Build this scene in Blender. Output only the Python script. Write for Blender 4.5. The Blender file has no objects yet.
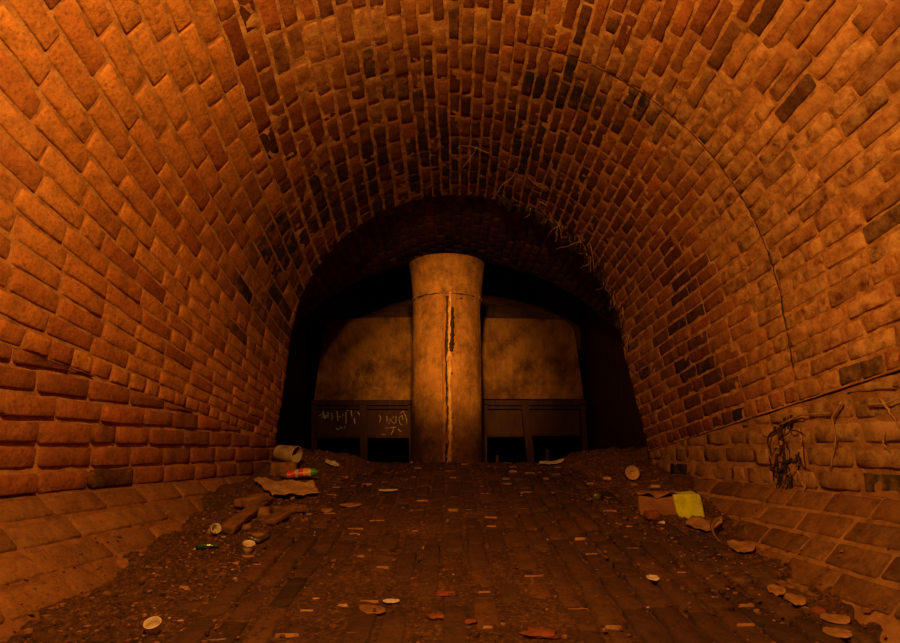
import bpy, math, random
from mathutils import Vector, Matrix, noise
random.seed(11)
R = random.random
def U(a, b): return a + (b - a) * R()
scene = bpy.context.scene
col = scene.collection
F_PX = 560.0
PITCH = math.radians(13.0)
CS, SN = math.cos(PITCH), math.sin(PITCH)

def ray(px, py):
    a, b = px - 450.0, 321.5 - py
    return Vector((a, F_PX * CS - b * SN, b * CS + F_PX * SN)).normalized()
def at(px, py, Y):
    d = ray(px, py)
    return d * (Y / d.y)
def lerp(a, b, t): return a + (b - a) * t
def sm(x, a, b):
    t = max(0.0, min(1.0, (x - a) / (b - a)))
    return t * t * (3 - 2 * t)
def pw(x, pts):
    if x <= pts[0][0]: return pts[0][1]
    for (x0, y0), (x1, y1) in zip(pts, pts[1:]):
        if x <= x1: return lerp(y0, y1, (x - x0) / (x1 - x0))
    return pts[-1][1]
def nz(x, y, z=0.0): return noise.noise(Vector((x, y, z)))

# ------------------------------------------------------------------ materials
def mat(name, build):
    m = bpy.data.materials.new(name); m.use_nodes = True
    nt = m.node_tree; nt.nodes.clear()
    out = nt.nodes.new('ShaderNodeOutputMaterial')
    p = nt.nodes.new('ShaderNodeBsdfPrincipled')
    nt.links.new(p.outputs[0], out.inputs[0])
    p.inputs['Roughness'].default_value = .85
    p.inputs['Specular IOR Level'].default_value = .25
    build(nt, p)
    return m
def N(nt, t, **kw):
    n = nt.nodes.new(t)
    for k, v in kw.items():
        if k in n.inputs: n.inputs[k].default_value = v
        else: setattr(n, k, v)
    return n
def tex(nt, scale, detail=5.0, rough=.6, stretch=None):
    tc = N(nt, 'ShaderNodeTexCoord')
    src = tc.outputs['Object']
    if stretch:
        mp = N(nt, 'ShaderNodeMapping'); mp.inputs['Scale'].default_value = stretch
        nt.links.new(src, mp.inputs[0]); src = mp.outputs[0]
    n = N(nt, 'ShaderNodeTexNoise', Scale=scale, Detail=detail, Roughness=rough)
    nt.links.new(src, n.inputs['Vector'])
    return n.outputs['Fac']
def ramp(nt, fac, stops):
    r = N(nt, 'ShaderNodeValToRGB')
    e = r.color_ramp.elements
    while len(e) < len(stops): e.new(.5)
    for i, (p, c) in enumerate(stops):
        e[i].position = p
        e[i].color = (*c, 1) if len(c) == 3 else c
    nt.links.new(fac, r.inputs[0])
    return r.outputs[0]
def g(v): return (v, v, v)
def mix(nt, fac, a, b, mode='MIX'):
    m = N(nt, 'ShaderNodeMix', data_type='RGBA', blend_type=mode)
    for s, i in ((fac, 0), (a, 6), (b, 7)):
        if hasattr(s, 'is_output'): nt.links.new(s, m.inputs[i])
        else: m.inputs[i].default_value = s if not isinstance(s, tuple) else (*s, 1)
    return m.outputs[2]
def attr(nt, name):
    a = N(nt, 'ShaderNodeAttribute', attribute_name=name)
    return a.outputs['Fac']
def bump(nt, p, h, strength=.5, dist=.004):
    b = N(nt, 'ShaderNodeBump', Strength=strength, Distance=dist)
    nt.links.new(h, b.inputs['Height']); nt.links.new(b.outputs[0], p.inputs['Normal'])
def mathn(nt, op, a, b):
    m = N(nt, 'ShaderNodeMath', operation=op)
    for i, s in enumerate((a, b)):
        if hasattr(s, 'is_output'): nt.links.new(s, m.inputs[i])
        else: m.inputs[i].default_value = s
    return m.outputs[0]

def brick_mat(name, stops, effcol=(.68, .33, .095), darkcol=(.022, .012, .005), rough=.85):
    def b(nt, p):
        base = ramp(nt, attr(nt, 'rnd'), stops)
        v = ramp(nt, tex(nt, 14, 9, .72), [(.28, g(.45)), (.5, g(.95)), (.75, g(1.3))])
        c = mix(nt, 1.0, base, v, 'MULTIPLY')
        sp = ramp(nt, tex(nt, 85, 4, .65), [(.34, g(.4)), (.48, g(1.0)), (.7, g(1.25))])
        c = mix(nt, .7, c, sp, 'MULTIPLY')
        # pale mineral film
        ef = mathn(nt, 'MULTIPLY', attr(nt, 'eff'), ramp(nt, tex(nt, 22, 7, .7), [(.35, g(0)), (.62, g(1))]))
        c = mix(nt, ef, c, effcol)
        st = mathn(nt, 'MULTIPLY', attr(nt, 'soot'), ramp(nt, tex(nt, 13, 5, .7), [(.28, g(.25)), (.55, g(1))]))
        c = mix(nt, st, c, darkcol)
        nt.links.new(c, p.inputs['Base Color'])
        p.inputs['Roughness'].default_value = rough
        h = mathn(nt, 'ADD', tex(nt, 60, 6, .7), mathn(nt, 'MULTIPLY', tex(nt, 14, 3, .5), 1.5))
        bump(nt, p, h, .8, .005)
    return mat(name, b)
M = {}
M['brick'] = brick_mat('orange_brick', [(0, (.20, .042, .008)), (.3, (.37, .10, .016)), (.6, (.49, .16, .024)), (.9, (.56, .195, .030)), (1, (.54, .16, .024))])
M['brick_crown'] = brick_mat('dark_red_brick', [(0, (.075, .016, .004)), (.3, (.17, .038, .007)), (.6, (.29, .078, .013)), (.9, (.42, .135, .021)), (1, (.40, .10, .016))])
M['brick_tan'] = brick_mat('tan_coated_brick', [(0, (.07, .022, .006)), (.25, (.20, .075, .017)), (.6, (.34, .145, .035)), (1, (.44, .20, .052))], effcol=(.55, .28, .085))
M['footing'] = brick_mat('dusty_footing_brick', [(0, (.13, .042, .009)), (.5, (.22, .075, .015)), (1, (.32, .11, .022))], effcol=(.42, .19, .05))
M['brick_low'] = brick_mat('weathered_brick', [(0, (.12, .03, .008)), (.4, (.25, .062, .012)), (.75, (.34, .09, .016)), (.9, (.42, .10, .016)), (1, (.60, .09, .012))])
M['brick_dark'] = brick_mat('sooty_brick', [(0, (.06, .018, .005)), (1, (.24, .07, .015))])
M['paver'] = brick_mat('dirty_paving_brick', [(0, (.05, .016, .004)), (.6, (.085, .028, .006)), (1, (.13, .042, .008))], rough=.8)
def mort(c0, c1, c2):
    def b(nt, p):
        c = ramp(nt, tex(nt, 18, 6, .65), [(.25, c0), (.5, c1), (.75, c2)])
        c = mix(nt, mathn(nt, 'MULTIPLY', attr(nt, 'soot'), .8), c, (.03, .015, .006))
        nt.links.new(c, p.inputs['Base Color'])
        h = mathn(nt, 'ADD', tex(nt, 90, 5, .75), tex(nt, 25, 5, .7))
        bump(nt, p, h, .9, .006)
    return b
M['mortar'] = mat('lime_mortar', mort((.14, .05, .011), (.46, .18, .04), (.66, .31, .085)))
M['mortar_crown'] = mat('crown_mortar', mort((.10, .036, .008), (.50, .20, .045), (.85, .43, .13)))  # bright stops paint the lit joint edges into the mortar colour
M['mortar_dark'] = mat('dark_mortar', mort((.03, .012, .004), (.09, .036, .010), (.26, .11, .03)))
M['mortar_tan'] = mat('tan_smeared_mortar', mort((.16, .06, .014), (.38, .16, .04), (.52, .24, .07)))
M['mortar_dust'] = mat('dusty_mortar', mort((.10, .035, .008), (.26, .09, .02), (.36, .14, .035)))
M['soot_gap'] = mat('deep_joint', mort((.02, .009, .003), (.05, .02, .006), (.14, .06, .015)))
def dirtb(nt, p):
    c = ramp(nt, tex(nt, 6, 8, .7), [(.25, (.055, .020, .0045)), (.5, (.135, .049, .011)), (.75, (.21, .078, .018))])
    c2 = ramp(nt, tex(nt, 75, 4, .7), [(.33, g(.3)), (.52, g(1.0)), (.68, g(2.4))])
    c = mix(nt, .8, c, c2, 'MULTIPLY')
    nt.links.new(c, p.inputs['Base Color'])
    p.inputs['Roughness'].default_value = .75
    h = mathn(nt, 'ADD', tex(nt, 55, 8, .8), tex(nt, 160, 4, .8))
    bump(nt, p, h, 1.0, .010)
M['dirt'] = mat('damp_dirt', dirtb)
def simple(name, stops, scale=20, rough=.8, bs=.4, bd=.003, stretch=None, spec=.25, metal=0):
    def b(nt, p):
        c = ramp(nt, tex(nt, scale, 6, .65, stretch), stops)
        nt.links.new(c, p.inputs['Base Color'])
        p.inputs['Roughness'].default_value = rough
        p.inputs['Specular IOR Level'].default_value = spec
        p.inputs['Metallic'].default_value = metal
        bump(nt, p, tex(nt, scale * 3, 5, .7, stretch), bs, bd)
    return mat(name, b)
def concb(nt, p):
    c = ramp(nt, tex(nt, 3.2, 7, .65), [(.25, (.26, .085, .014)), (.5, (.50, .18, .028)), (.75, (.66, .26, .045))])
    st = ramp(nt, tex(nt, 5, 6, .7, (4, 4, 1.1)), [(.3, g(.5)), (.55, g(1.0))])
    c = mix(nt, .7, c, st, 'MULTIPLY')
    bl = ramp(nt, tex(nt, 3.4, 12, .78), [(.38, g(.3)), (.52, g(.95)), (.68, g(1.25))])
    c = mix(nt, .85, c, bl, 'MULTIPLY')
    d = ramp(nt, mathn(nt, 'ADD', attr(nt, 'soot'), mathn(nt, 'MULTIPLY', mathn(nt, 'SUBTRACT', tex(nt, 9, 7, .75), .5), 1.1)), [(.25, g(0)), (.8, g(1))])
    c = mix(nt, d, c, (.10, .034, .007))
    pits = ramp(nt, tex(nt, 45, 2, .5), [(.27, g(.3)), (.34, g(1))])
    c = mix(nt, .7, c, pits, 'MULTIPLY')
    nt.links.new(c, p.inputs['Base Color'])
    bump(nt, p, mathn(nt, 'ADD', tex(nt, 35, 7, .7), tex(nt, 8, 4, .6)), .6, .01)
M['concrete'] = mat('stained_concrete', concb)
M['concrete_dark'] = simple('dark_concrete', [(.3, (.07, .024, .006)), (.7, (.20, .07, .015))], 7, stretch=(1, 1, 4))
M['seam'] = simple('rusty_seam', [(.3, (.35, .11, .02)), (.5, (.85, .38, .08)), (.7, (.9, .5, .15))], 14, bs=.9, bd=.01)
M['crack'] = simple('dark_crack', [(.3, (.02, .008, .003)), (.7, (.06, .02, .006))], 20)
M['rust'] = simple('dark_rusted_steel', [(.25, (.035, .010, .003)), (.55, (.08, .022, .006)), (.8, (.13, .036, .008))], 6, .7, stretch=(3, 3, .6))
M['rustsheet'] = simple('rusted_sheet_steel', [(.25, (.05, .014, .004)), (.6, (.10, .027, .007)), (.85, (.15, .042, .010))], 7, .7, stretch=(2, 2, .8))
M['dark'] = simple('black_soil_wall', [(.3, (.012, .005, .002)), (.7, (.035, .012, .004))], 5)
M['paint'] = simple('white_paint', [(.3, (.5, .4, .3)), (.5, (.95, .88, .78))], 40)
M['paint_orange'] = simple('orange_paint', [(.35, (.5, .2, .04)), (.6, (.9, .45, .1))], 40)
M['scrawl'] = simple('faded_chalk', [(.35, (.6, .28, .07)), (.6, (.85, .5, .2))], 40)
M['white'] = simple('dirty_white_plastic', [(.3, (.38, .25, .13)), (.55, (.70, .52, .32)), (.8, (.82, .68, .46))], 14, .5)
M['bucket'] = simple('grimy_plastic', [(.3, (.20, .11, .045)), (.55, (.46, .28, .13)), (.8, (.62, .4, .2))], 16, .6)
M['inside'] = simple('dirty_inner_plastic', [(.3, (.15, .07, .02)), (.7, (.75, .5, .25))], 12, .6)
M['foam'] = simple('white_foam', [(.3, (.8, .6, .38)), (.7, (.95, .85, .68))], 40, .9)
M['paper'] = simple('brown_wet_paper', [(.25, (.24, .105, .03)), (.55, (.50, .26, .09)), (.8, (.66, .38, .15))], 9, .8)
M['whitepaper'] = simple('scrap_paper', [(.3, (.45, .30, .16)), (.7, (.8, .62, .42))], 30, .8)
M['card'] = simple('wet_cardboard', [(.25, (.16, .055, .015)), (.55, (.33, .13, .035)), (.8, (.44, .18, .05))], 11, .85)
M['yellow'] = simple('yellow_plastic', [(.25, (.30, .27, .004)), (.5, (.58, .55, .008)), (.8, (.78, .74, .015))], 25, .75, spec=.08)
M['wood'] = simple('old_wood', [(.3, (.06, .022, .006)), (.55, (.19, .075, .018)), (.8, (.30, .12, .03))], 10, .85, stretch=(6, .6, 6))
M['stone'] = simple('brown_stone', [(.3, (.10, .035, .009)), (.6, (.28, .11, .025)), (.8, (.42, .18, .045))], 16, .85, bs=.7, bd=.006)
M['brickchip'] = simple('red_brick_chip', [(.3, (.12, .032, .007)), (.6, (.27, .068, .012)), (.8, (.36, .105, .02))], 25, .9, bs=.7, bd=.004)
M['leaf'] = simple('dead_leaf', [(.3, (.18, .075, .02)), (.6, (.42, .19, .055)), (.8, (.6, .31, .10))], 18, .7)
M['pale'] = simple('pale_rubble', [(.3, (.3, .13, .04)), (.6, (.6, .33, .12)), (.8, (.75, .5, .24))], 30, .85)
M['rubber'] = simple('grimy_rubber', [(.3, (.10, .045, .014)), (.6, (.26, .13, .045)), (.8, (.45, .24, .09))], 14, .6)
M['darkmetal'] = simple('dark_metal', [(.3, (.03, .018, .01)), (.7, (.12, .07, .04))], 12, .35, spec=.8)
M['tin'] = simple('tarnished_tin', [(.3, (.35, .16, .05)), (.6, (.62, .34, .12)), (.8, (.7, .42, .18))], 14, .5)
M['root'] = simple('pale_root', [(.3, (.20, .08, .02)), (.6, (.50, .24, .07)), (.8, (.66, .34, .11))], 30, .8)
M['darkroot'] = simple('dark_root', [(.3, (.015, .006, .002)), (.6, (.045, .018, .005)), (.8, (.13, .055, .013))], 30, .8)
M['grn'] = simple('green_foil', [(.3, (.05, .22, .02)), (.7, (.12, .42, .04))], 30, .35, spec=.6)
M['redp'] = simple('red_foil', [(.3, (.55, .05, .01)), (.7, (.85, .10, .02))], 30, .35, spec=.6)
M['orangep'] = simple('orange_foil', [(.3, (.8, .28, .02)), (.7, (.95, .45, .05))], 30, .35, spec=.6)
M['glassgreen'] = simple('dark_green_glass', [(.3, (.01, .03, .008)), (.7, (.03, .09, .02))], 12, .15, spec=.9)

# ------------------------------------------------------------------ mesh builder
class MB:
    def __init__(s):
        s.v = []; s.f = []; s.fm = []; s.a = {'rnd': [], 'soot': [], 'eff': []}
    def vert(s, p, rnd=.5, darken=0., eff=0.):
        s.v.append(tuple(p)); s.a['rnd'].append(rnd); s.a['soot'].append(darken); s.a['eff'].append(eff)
        return len(s.v) - 1
    def face(s, idx, m=0): s.f.append(tuple(idx)); s.fm.append(m)
    def grid(s, P, m=0, attrs=None, closed=False, flip=False):
        """P[i][j] -> points"""
        ids = []
        for i, row in enumerate(P):
            ids.append([s.vert(p, *(attrs(p) if attrs else ())) for p in row])
        nj = len(P[0])
        for i in range(len(P) - 1):
            for j in range(nj if closed else nj - 1):
                q = (ids[i][j], ids[i][(j + 1) % nj], ids[i + 1][(j + 1) % nj], ids[i + 1][j])
                s.face(q[::-1] if flip else q, m)
        return ids
    def build(s, name, mats, parent=None, smooth=True, loc=None):
        me = bpy.data.meshes.new(name)
        if loc is not None:
            lx = Vector(loc); s.v = [tuple(Vector(p) - lx) for p in s.v]
        me.from_pydata(s.v, [], s.f); me.update()
        for k, vals in s.a.items():
            a = me.attributes.new(k, 'FLOAT', 'POINT'); a.data.foreach_set('value', vals)
        for m in (mats if isinstance(mats, (list, tuple)) else [mats]): me.materials.append(m)
        me.polygons.foreach_set('material_index', s.fm)
        me.polygons.foreach_set('use_smooth', [smooth] * len(s.f))
        o = bpy.data.objects.new(name, me); col.objects.link(o)
        if loc is not None and parent is None: o.location = loc
        if parent: o.parent = parent
        return o
    # solids
    def box(s, c, sx, sy, sz, rot=None, jit=0., bev=.12, m=0, seed=0.):
        """rounded, slightly irregular block: a subdivided cube pushed towards its faces"""
        n = 6; M3 = rot or Matrix.Identity(3); c = Vector(c)
        b = bev * min(sx, sy, sz)
        def prof(h):
            return [-h, -h + b * .35, -h + b, -h * .33, h * .33, h - b, h - b * .35, h]
        xs, ys, zs = prof(sx / 2), prof(sy / 2), prof(sz / 2)
        cache = {}
        def vid(i, j, k):
            if (i, j, k) in cache: return cache[(i, j, k)]
            p = Vector((xs[i], ys[j], zs[k]))
            q = Vector((max(-sx / 2 + b, min(sx / 2 - b, p.x)), max(-sy / 2 + b, min(sy / 2 - b, p.y)), max(-sz / 2 + b, min(sz / 2 - b, p.z))))
            d = p - q
            if d.length > b: p = q + d.normalized() * b
            if jit:
                p = p + Vector((nz(p.x * 9 + seed, p.y * 9, p.z * 9), nz(p.x * 9, p.y * 9 + seed + 7, p.z * 9), nz(p.x * 9 + 3, p.y * 9, p.z * 9 + seed))) * jit
            cache[(i, j, k)] = s.vert(c + M3 @ p)
            return cache[(i, j, k)]
        L = 7
        for a in range(L):
            for d in range(L):
                s.face([vid(0, a, d), vid(0, a, d + 1), vid(0, a + 1, d + 1), vid(0, a + 1, d)], m)
                s.face([vid(L, a, d), vid(L, a + 1, d), vid(L, a + 1, d + 1), vid(L, a, d + 1)], m)
                s.face([vid(a, 0, d), vid(a + 1, 0, d), vid(a + 1, 0, d + 1), vid(a, 0, d + 1)], m)
                s.face([vid(a, L, d), vid(a, L, d + 1), vid(a + 1, L, d + 1), vid(a + 1, L, d)], m)
                s.face([vid(a, d, 0), vid(a, d + 1, 0), vid(a + 1, d + 1, 0), vid(a + 1, d, 0)], m)
                s.face([vid(a, d, L), vid(a + 1, d, L), vid(a + 1, d + 1, L), vid(a, d + 1, L)], m)
        return s
    def tube(s, pts, r0, r1=None, n=6, m=0):
        pts = [Vector(p) for p in pts]; r1 = r0 if r1 is None else r1
        rings = []
        for i, p in enumerate(pts):
            t = (pts[min(i + 1, len(pts) - 1)] - pts[max(i - 1, 0)])
            t = t.normalized() if t.length > 1e-9 else Vector((0, 0, 1))
            a = t.cross(Vector((0, 0, 1)) if abs(t.z) < .9 else Vector((1, 0, 0))).normalized()
            b = t.cross(a)
            r = lerp(r0, r1, i / max(1, len(pts) - 1))
            rings.append([p + (a * math.cos(q) + b * math.sin(q)) * r for q in [2 * math.pi * k / n for k in range(n)]])
        ids = s.grid(rings, m, closed=True)
        s.face(ids[0][::-1], m); s.face(ids[-1], m)
        return s
    def lathe(s, prof, origin, axis, n=28, m=0, wob=None):
        o = Vector(origin); ax = Vector(axis).normalized()
        a = ax.cross(Vector((0, 0, 1)) if abs(ax.z) < .9 else Vector((1, 0, 0))).normalized(); b = ax.cross(a)
        rows = []
        for (r, h) in prof:
            row = []
            for k in range(n):
                q = 2 * math.pi * k / n
                rr = r * (1 + (wob(q, h) if wob else 0))
                row.append(o + ax * h + (a * math.cos(q) + b * math.sin(q)) * rr)
            rows.append(row)
        s.grid(rows, m, closed=True)
        return s
    def rock(s, c, sx, sy, sz, seed, amp=.25, rot=0., sub=7, m=0):
        c = Vector(c); rows = []
        cr, sr = math.cos(rot), math.sin(rot)
        for i in range(sub + 1):
            th = math.pi * i / sub; row = []
            for j in range(2 * sub):
                ph = math.pi * j / sub
                d = Vector((math.sin(th) * math.cos(ph), math.sin(th) * math.sin(ph), math.cos(th)))
                k = max(abs(d.x), abs(d.y), abs(d.z))
                d = d * lerp(1, 1 / k, .45)
                d *= 1 + amp * nz(d.x * 1.4 + seed * 3.1, d.y * 1.4 + seed, d.z * 1.4) + amp * .4 * nz(d.x * 4 + seed, d.y * 4, d.z * 4 + seed)
                x, y, z = d.x * sx / 2, d.y * sy / 2, d.z * sz / 2
                row.append(c + Vector((x * cr - y * sr, x * sr + y * cr, z)))
            rows.append(row)
        s.grid(rows, m, closed=True, flip=True)
        return s
    def sheet(s, fn, nu, nv, th=.003, m=0):
        """thin solid sheet: fn(u,v)->point; given thickness along z"""
        P = [[Vector(fn(i / nu, j / nv)) for j in range(nv + 1)] for i in range(nu + 1)]
        top = s.grid([[p + Vector((0, 0, th)) for p in r] for r in P], m)
        bot = s.grid(P, m, flip=True)
        for i in range(nu):
            s.face((top[i][0], top[i + 1][0], bot[i + 1][0], bot[i][0]), m)
            s.face((top[i + 1][nv], top[i][nv], bot[i][nv], bot[i + 1][nv]), m)
        for j in range(nv):
            s.face((top[0][j + 1], top[0][j], bot[0][j], bot[0][j + 1]), m)
            s.face((top[nu][j], top[nu][j + 1], bot[nu][j + 1], bot[nu][j]), m)
        return s

def tag(o, label, cat, group=None, kind=None):
    o['label'] = label; o['category'] = cat
    if group: o['group'] = group
    if kind: o['kind'] = kind
    return o
def struct(o, label=None, cat=None):
    o['kind'] = 'structure'
    if label: o['label'] = label
    if cat: o['category'] = cat
    return o
def empty(name, loc):
    o = bpy.data.objects.new(name, None); col.objects.link(o); o.location = loc; o.empty_display_size = .05
    return o

# ------------------------------------------------------------------ tunnel section
Y0, Y1, YS = -.7, 3.5, 2.0
BASE = -.13
def xl(Y): return pw(Y, [(-1, -1.34), (.5, -1.31), (1.5, -1.25), (3.5, -1.07)])
def xr(Y): return pw(Y, [(-1, 1.33), (.5, 1.31), (1.5, 1.25), (3.5, 1.215)])
def zl(Y): return pw(Y, [(-1, .55), (.5, .41), (1.5, .295), (3.5, .06)])
def zr(Y): return pw(Y, [(-1, .38), (.5, .32), (1.5, .225), (3.5, .0)])
def sec(Y, v):
    r = pw(Y, [(-1, 1.36), (.5, 1.30), (2, 1.21), (3.5, 1.06)])
    cx = pw(Y, [(.5, .0), (3.5, .04)])
    zk = pw(Y, [(-1, .58), (.5, .50), (2, .47), (3.5, .63)])
    L, Rr = Vector((xl(Y), zl(Y))), Vector((xr(Y), zr(Y)))
    A, B = Vector((cx - r, zk)), Vector((cx + r, zk))
    l1, l2, l3 = (A - L).length, math.pi * r, (Rr - B).length
    if v < .45: v = max(0, v - .075 * max(-.35, (Y - 1.3) / 2.2) * math.sin(math.pi * v / .45))
    if .004 < v < .996: v += .0011 * nz(Y * 4.1, v * 46, 3) + .0006 * nz(Y * 13, v * 60, 8)
    s = v * (l1 + l2 + l3)
    if s < l1: p = L.lerp(A, s / l1)
    elif s < l1 + l2:
        q = math.pi - (s - l1) / r
        p = Vector((cx + r * math.cos(q), zk + r * math.sin(q)))
    else: p = B.lerp(Rr, (s - l1 - l2) / l3)
    return Vector((p.x, Y, p.y))
def wall_l(Y, z): return Vector((xl(Y) + .012 * (1 - (z - BASE) / .4), Y, z))
def wall_r(Y, z): return Vector((xr(Y) + .012 - .02 * (1 - (z - BASE) / .4), Y, z))
INV = .34
def inv_l(Y, t): return Vector((xl(Y) + .02 + t * INV * .78, Y, BASE - t * INV * .72))
def inv_r(Y, t): return Vector((xr(Y) - .01 - t * INV * .72, Y, BASE - t * INV * .72))
def zf(Y):
    a = -.42 + .135 * (Y - 1.4)
    if Y < 1.4: a = -.42 + .10 * (Y - 1.4)
    if Y > 3.75: a -= .35 * max(0, Y - 3.75) ** 2 + .0
    if Y > 4.3: a -= .3 * (Y - 4.3)
    return a

def blob(p, c, r): return max(0.0, 1 - (Vector(c) - p).length / r)
DARK_SPOTS = [((-.28, 2.15, 1.66), .24, 1.3), ((-.33, 2.33, 1.64), .2, .9), ((.62, 2.25, 1.5), .2, 1.5), ((.5, 2.2, 1.57), .22, 1.4), ((.78, 2.15, 1.4), .2, 1.2), ((.35, 2.3, 1.62), .2, .8),  # soot patches by the crown joint; following rows are just darker areas
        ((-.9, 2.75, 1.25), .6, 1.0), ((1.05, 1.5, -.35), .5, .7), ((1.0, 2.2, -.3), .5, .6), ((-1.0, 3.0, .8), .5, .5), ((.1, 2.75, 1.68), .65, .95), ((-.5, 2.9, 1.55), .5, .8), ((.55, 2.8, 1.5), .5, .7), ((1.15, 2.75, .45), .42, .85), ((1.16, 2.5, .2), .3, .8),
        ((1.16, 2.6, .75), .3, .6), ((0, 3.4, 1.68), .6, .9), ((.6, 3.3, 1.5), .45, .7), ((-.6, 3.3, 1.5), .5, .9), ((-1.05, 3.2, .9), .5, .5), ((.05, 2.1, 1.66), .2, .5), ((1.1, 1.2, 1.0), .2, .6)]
EFF = [((-.42, 1.95, 1.62), .42, .9), ((-.3, 2.45, 1.6), .3, .9), ((.02, 2.0, 1.66), .3, .5), ((1.1, 2.0, .95), .5, 1.0), ((1.2, 1.95, .45), .55, 1.1), ((.95, 1.9, 1.2), .4, .9),
       ((1.25, 1.6, .7), .45, .9), ((1.15, 1.5, 1.0), .4, .8), ((1.2, 1.4, .4), .5, .8), ((1.15, 3.3, .5), .5, .6), ((.9, 3.0, 1.1), .4, .3), ((-1.25, 1.3, .7), .5, .3)]
def tone_at(p):
    s = sum(k * blob(p, c, r) for c, r, k in DARK_SPOTS)
    s += .62 * sm(p.y, 2.3, 3.4) * (.5 + .5 * sm(p.z, .2, 1.0))  # bricks get darker towards the arch
    e = sum(k * blob(p, c, r) for c, r, k in EFF)
    e += (.5 + nz(p.x * 2.5, p.y * 2.5, p.z * 2.5)) * .55 * sm(p.x, .7, 1.1) * sm(-p.y, -2.6, -1.9)
    return s, max(0, e)

SS = [0, .012, .04, .3, .5, .7, .96, .988, 1]
TT = [0, .05, .13, .5, .87, .95, 1]
def brick(mb, S, nrm, u0, u1, v0, v1, hu, hv, clip=None, raise_=.008, rough=1.0, ex=(0, 0), m=0, rmin=0., rmax=1., sootp=.012):
    """one brick laid on S between the given parameters (hu,hv: half joint widths in parameters)"""
    sd = U(0, 100)
    rnd = lerp(rmin, rmax, min(1, max(0, random.gauss(.5, .22))))
    pm = S((u0 + u1) / 2, (v0 + v1) / 2)
    s0, e0 = tone_at(pm)
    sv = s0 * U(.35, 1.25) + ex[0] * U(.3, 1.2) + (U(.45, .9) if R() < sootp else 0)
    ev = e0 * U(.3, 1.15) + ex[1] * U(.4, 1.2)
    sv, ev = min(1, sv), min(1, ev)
    h0 = raise_ * U(.55, 1.35)
    ti, tj = U(-.003, .003), U(-.002, .002)
    ua, ub = u0 + hu * U(.5, 1.5), u1 - hu * U(.5, 1.5)
    va, vb = v0 + hv * U(.35, 1.7), v1 - hv * U(.35, 1.7)
    rows = []
    for i, s in enumerate(SS):
        row = []
        for j, t in enumerate(TT):
            uu, vv = lerp(ua, ub, s), lerp(va, vb, t)
            # ragged, rounded outline
            if i in (0, 1, 7, 8): uu += (1 if i < 4 else -1) * abs(nz(t * 3 + sd, sd)) * hu * 1.0 * rough
            if j in (0, 1, 5, 6): vv += (1 if j < 3 else -1) * max(0, nz(s * 4 + sd, sd + 9)) * hv * 1.3 * rough
            corner = (i in (0, 1, 7, 8)) and (j in (0, 1, 5, 6))
            if corner:
                uu += (1 if i < 4 else -1) * hu * .7 * rough; vv += (1 if j < 3 else -1) * hv * .7 * rough
            if clip: vv = min(vv, clip(uu))
            p = S(uu, vv); n = nrm(uu, vv)
            edge_i = min(i, 8 - i); edge_j = min(j, 6 - j); e = min(edge_i, edge_j)
            if e == 0: h = -.014
            elif e == 1: h = h0 - .0022
            else: h = h0
            if e > 0:
                h += ti * (s - .5) * 2 + tj * (t - .5) * 2 + .0022 * rough * nz(p.x * 30 + sd, p.y * 30, p.z * 30)
                if e == 1: h -= .006 * rough * max(0, nz(s * 9 + sd, t * 9, sd))
            row.append(p + n * h)
        rows.append(row)
    # orientation
    nn = nrm((u0 + u1) / 2, (v0 + v1) / 2)
    a = rows[4][3]; f = (rows[5][3] - a).cross(rows[4][4] - a).dot(nn) < 0
    mb.grid(rows, m, attrs=lambda p: (rnd, sv, ev), flip=f)

def make_nrm(S, centre):
    def nrm(u, v):
        e = 1e-3
        a = S(u + e, v) - S(u - e, v); b = S(u, v + e) - S(u, v - e)
        n = a.cross(b).normalized()
        c = centre(u, v) - S(u, v)
        return n if n.dot(c) > 0 else -n
    return nrm
axis_c = lambda u, v: Vector((.03, u, .45))
def lay(mb, S, nrm, courses, v_of, ua, ub, blen, hu, hv, header=lambda k: False, clip=None, breaks=(), ex=lambda u, v: (0, 0), **kw):
    for k in courses:
        v0, v1 = v_of(k), v_of(k + 1)
        brk = breaks if v0 > .55 else ()
        segs = [ua, *brk, ub]
        for a, b in zip(segs, segs[1:]):
            L = blen * (.5 if header(k) else 1)
            u = a - (L * U(.3, .7) if k % 2 else L * U(0, .15))
            if brk and a != ua: u = a - L * U(0, .5)
            while u < b - .02:
                u2 = u + L * U(.92, 1.08)
                if not header(k) and R() < .06: u2 = u + L * .55
                s, e = max(u, a), min(u2, b)
                if b - e < .05: e = b
                if e - s > .035:
                    if not clip or clip((s + e) / 2) - v0 > hv * 3:
                        brick(mb, S, nrm, s, e, v0, v1, hu, hv, clip=clip, ex=ex((s + e) / 2, (v0 + v1) / 2), **kw)
                if e == b: break
                u = u2
def backing(mb, S, nrm, ua, ub, nu, va, vb, nv, off=0., amp=.0035, m=1, clip=None, freq=22):
    P = []
    for i in range(nu + 1):
        row = []
        for j in range(nv + 1):
            u, v = lerp(ua, ub, i / nu), lerp(va, vb, j / nv)
            if clip: v = lerp(va, clip(u), j / nv)
            p = S(u, v); n = nrm(u, v)
            row.append(p + n * (off + amp * nz(p.x * freq, p.y * freq, p.z * freq)))
        P.append(row)
    nn = nrm((ua + ub) / 2, (va + vb) / 2); i, j = nu // 2, nv // 2
    f = (P[i + 1][j] - P[i][j]).cross(P[i][j + 1] - P[i][j]).dot(nn) < 0
    mb.grid(P, m, attrs=lambda p: (.5, min(.75, tone_at(p)[0] * .3), 0), flip=f)

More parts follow.
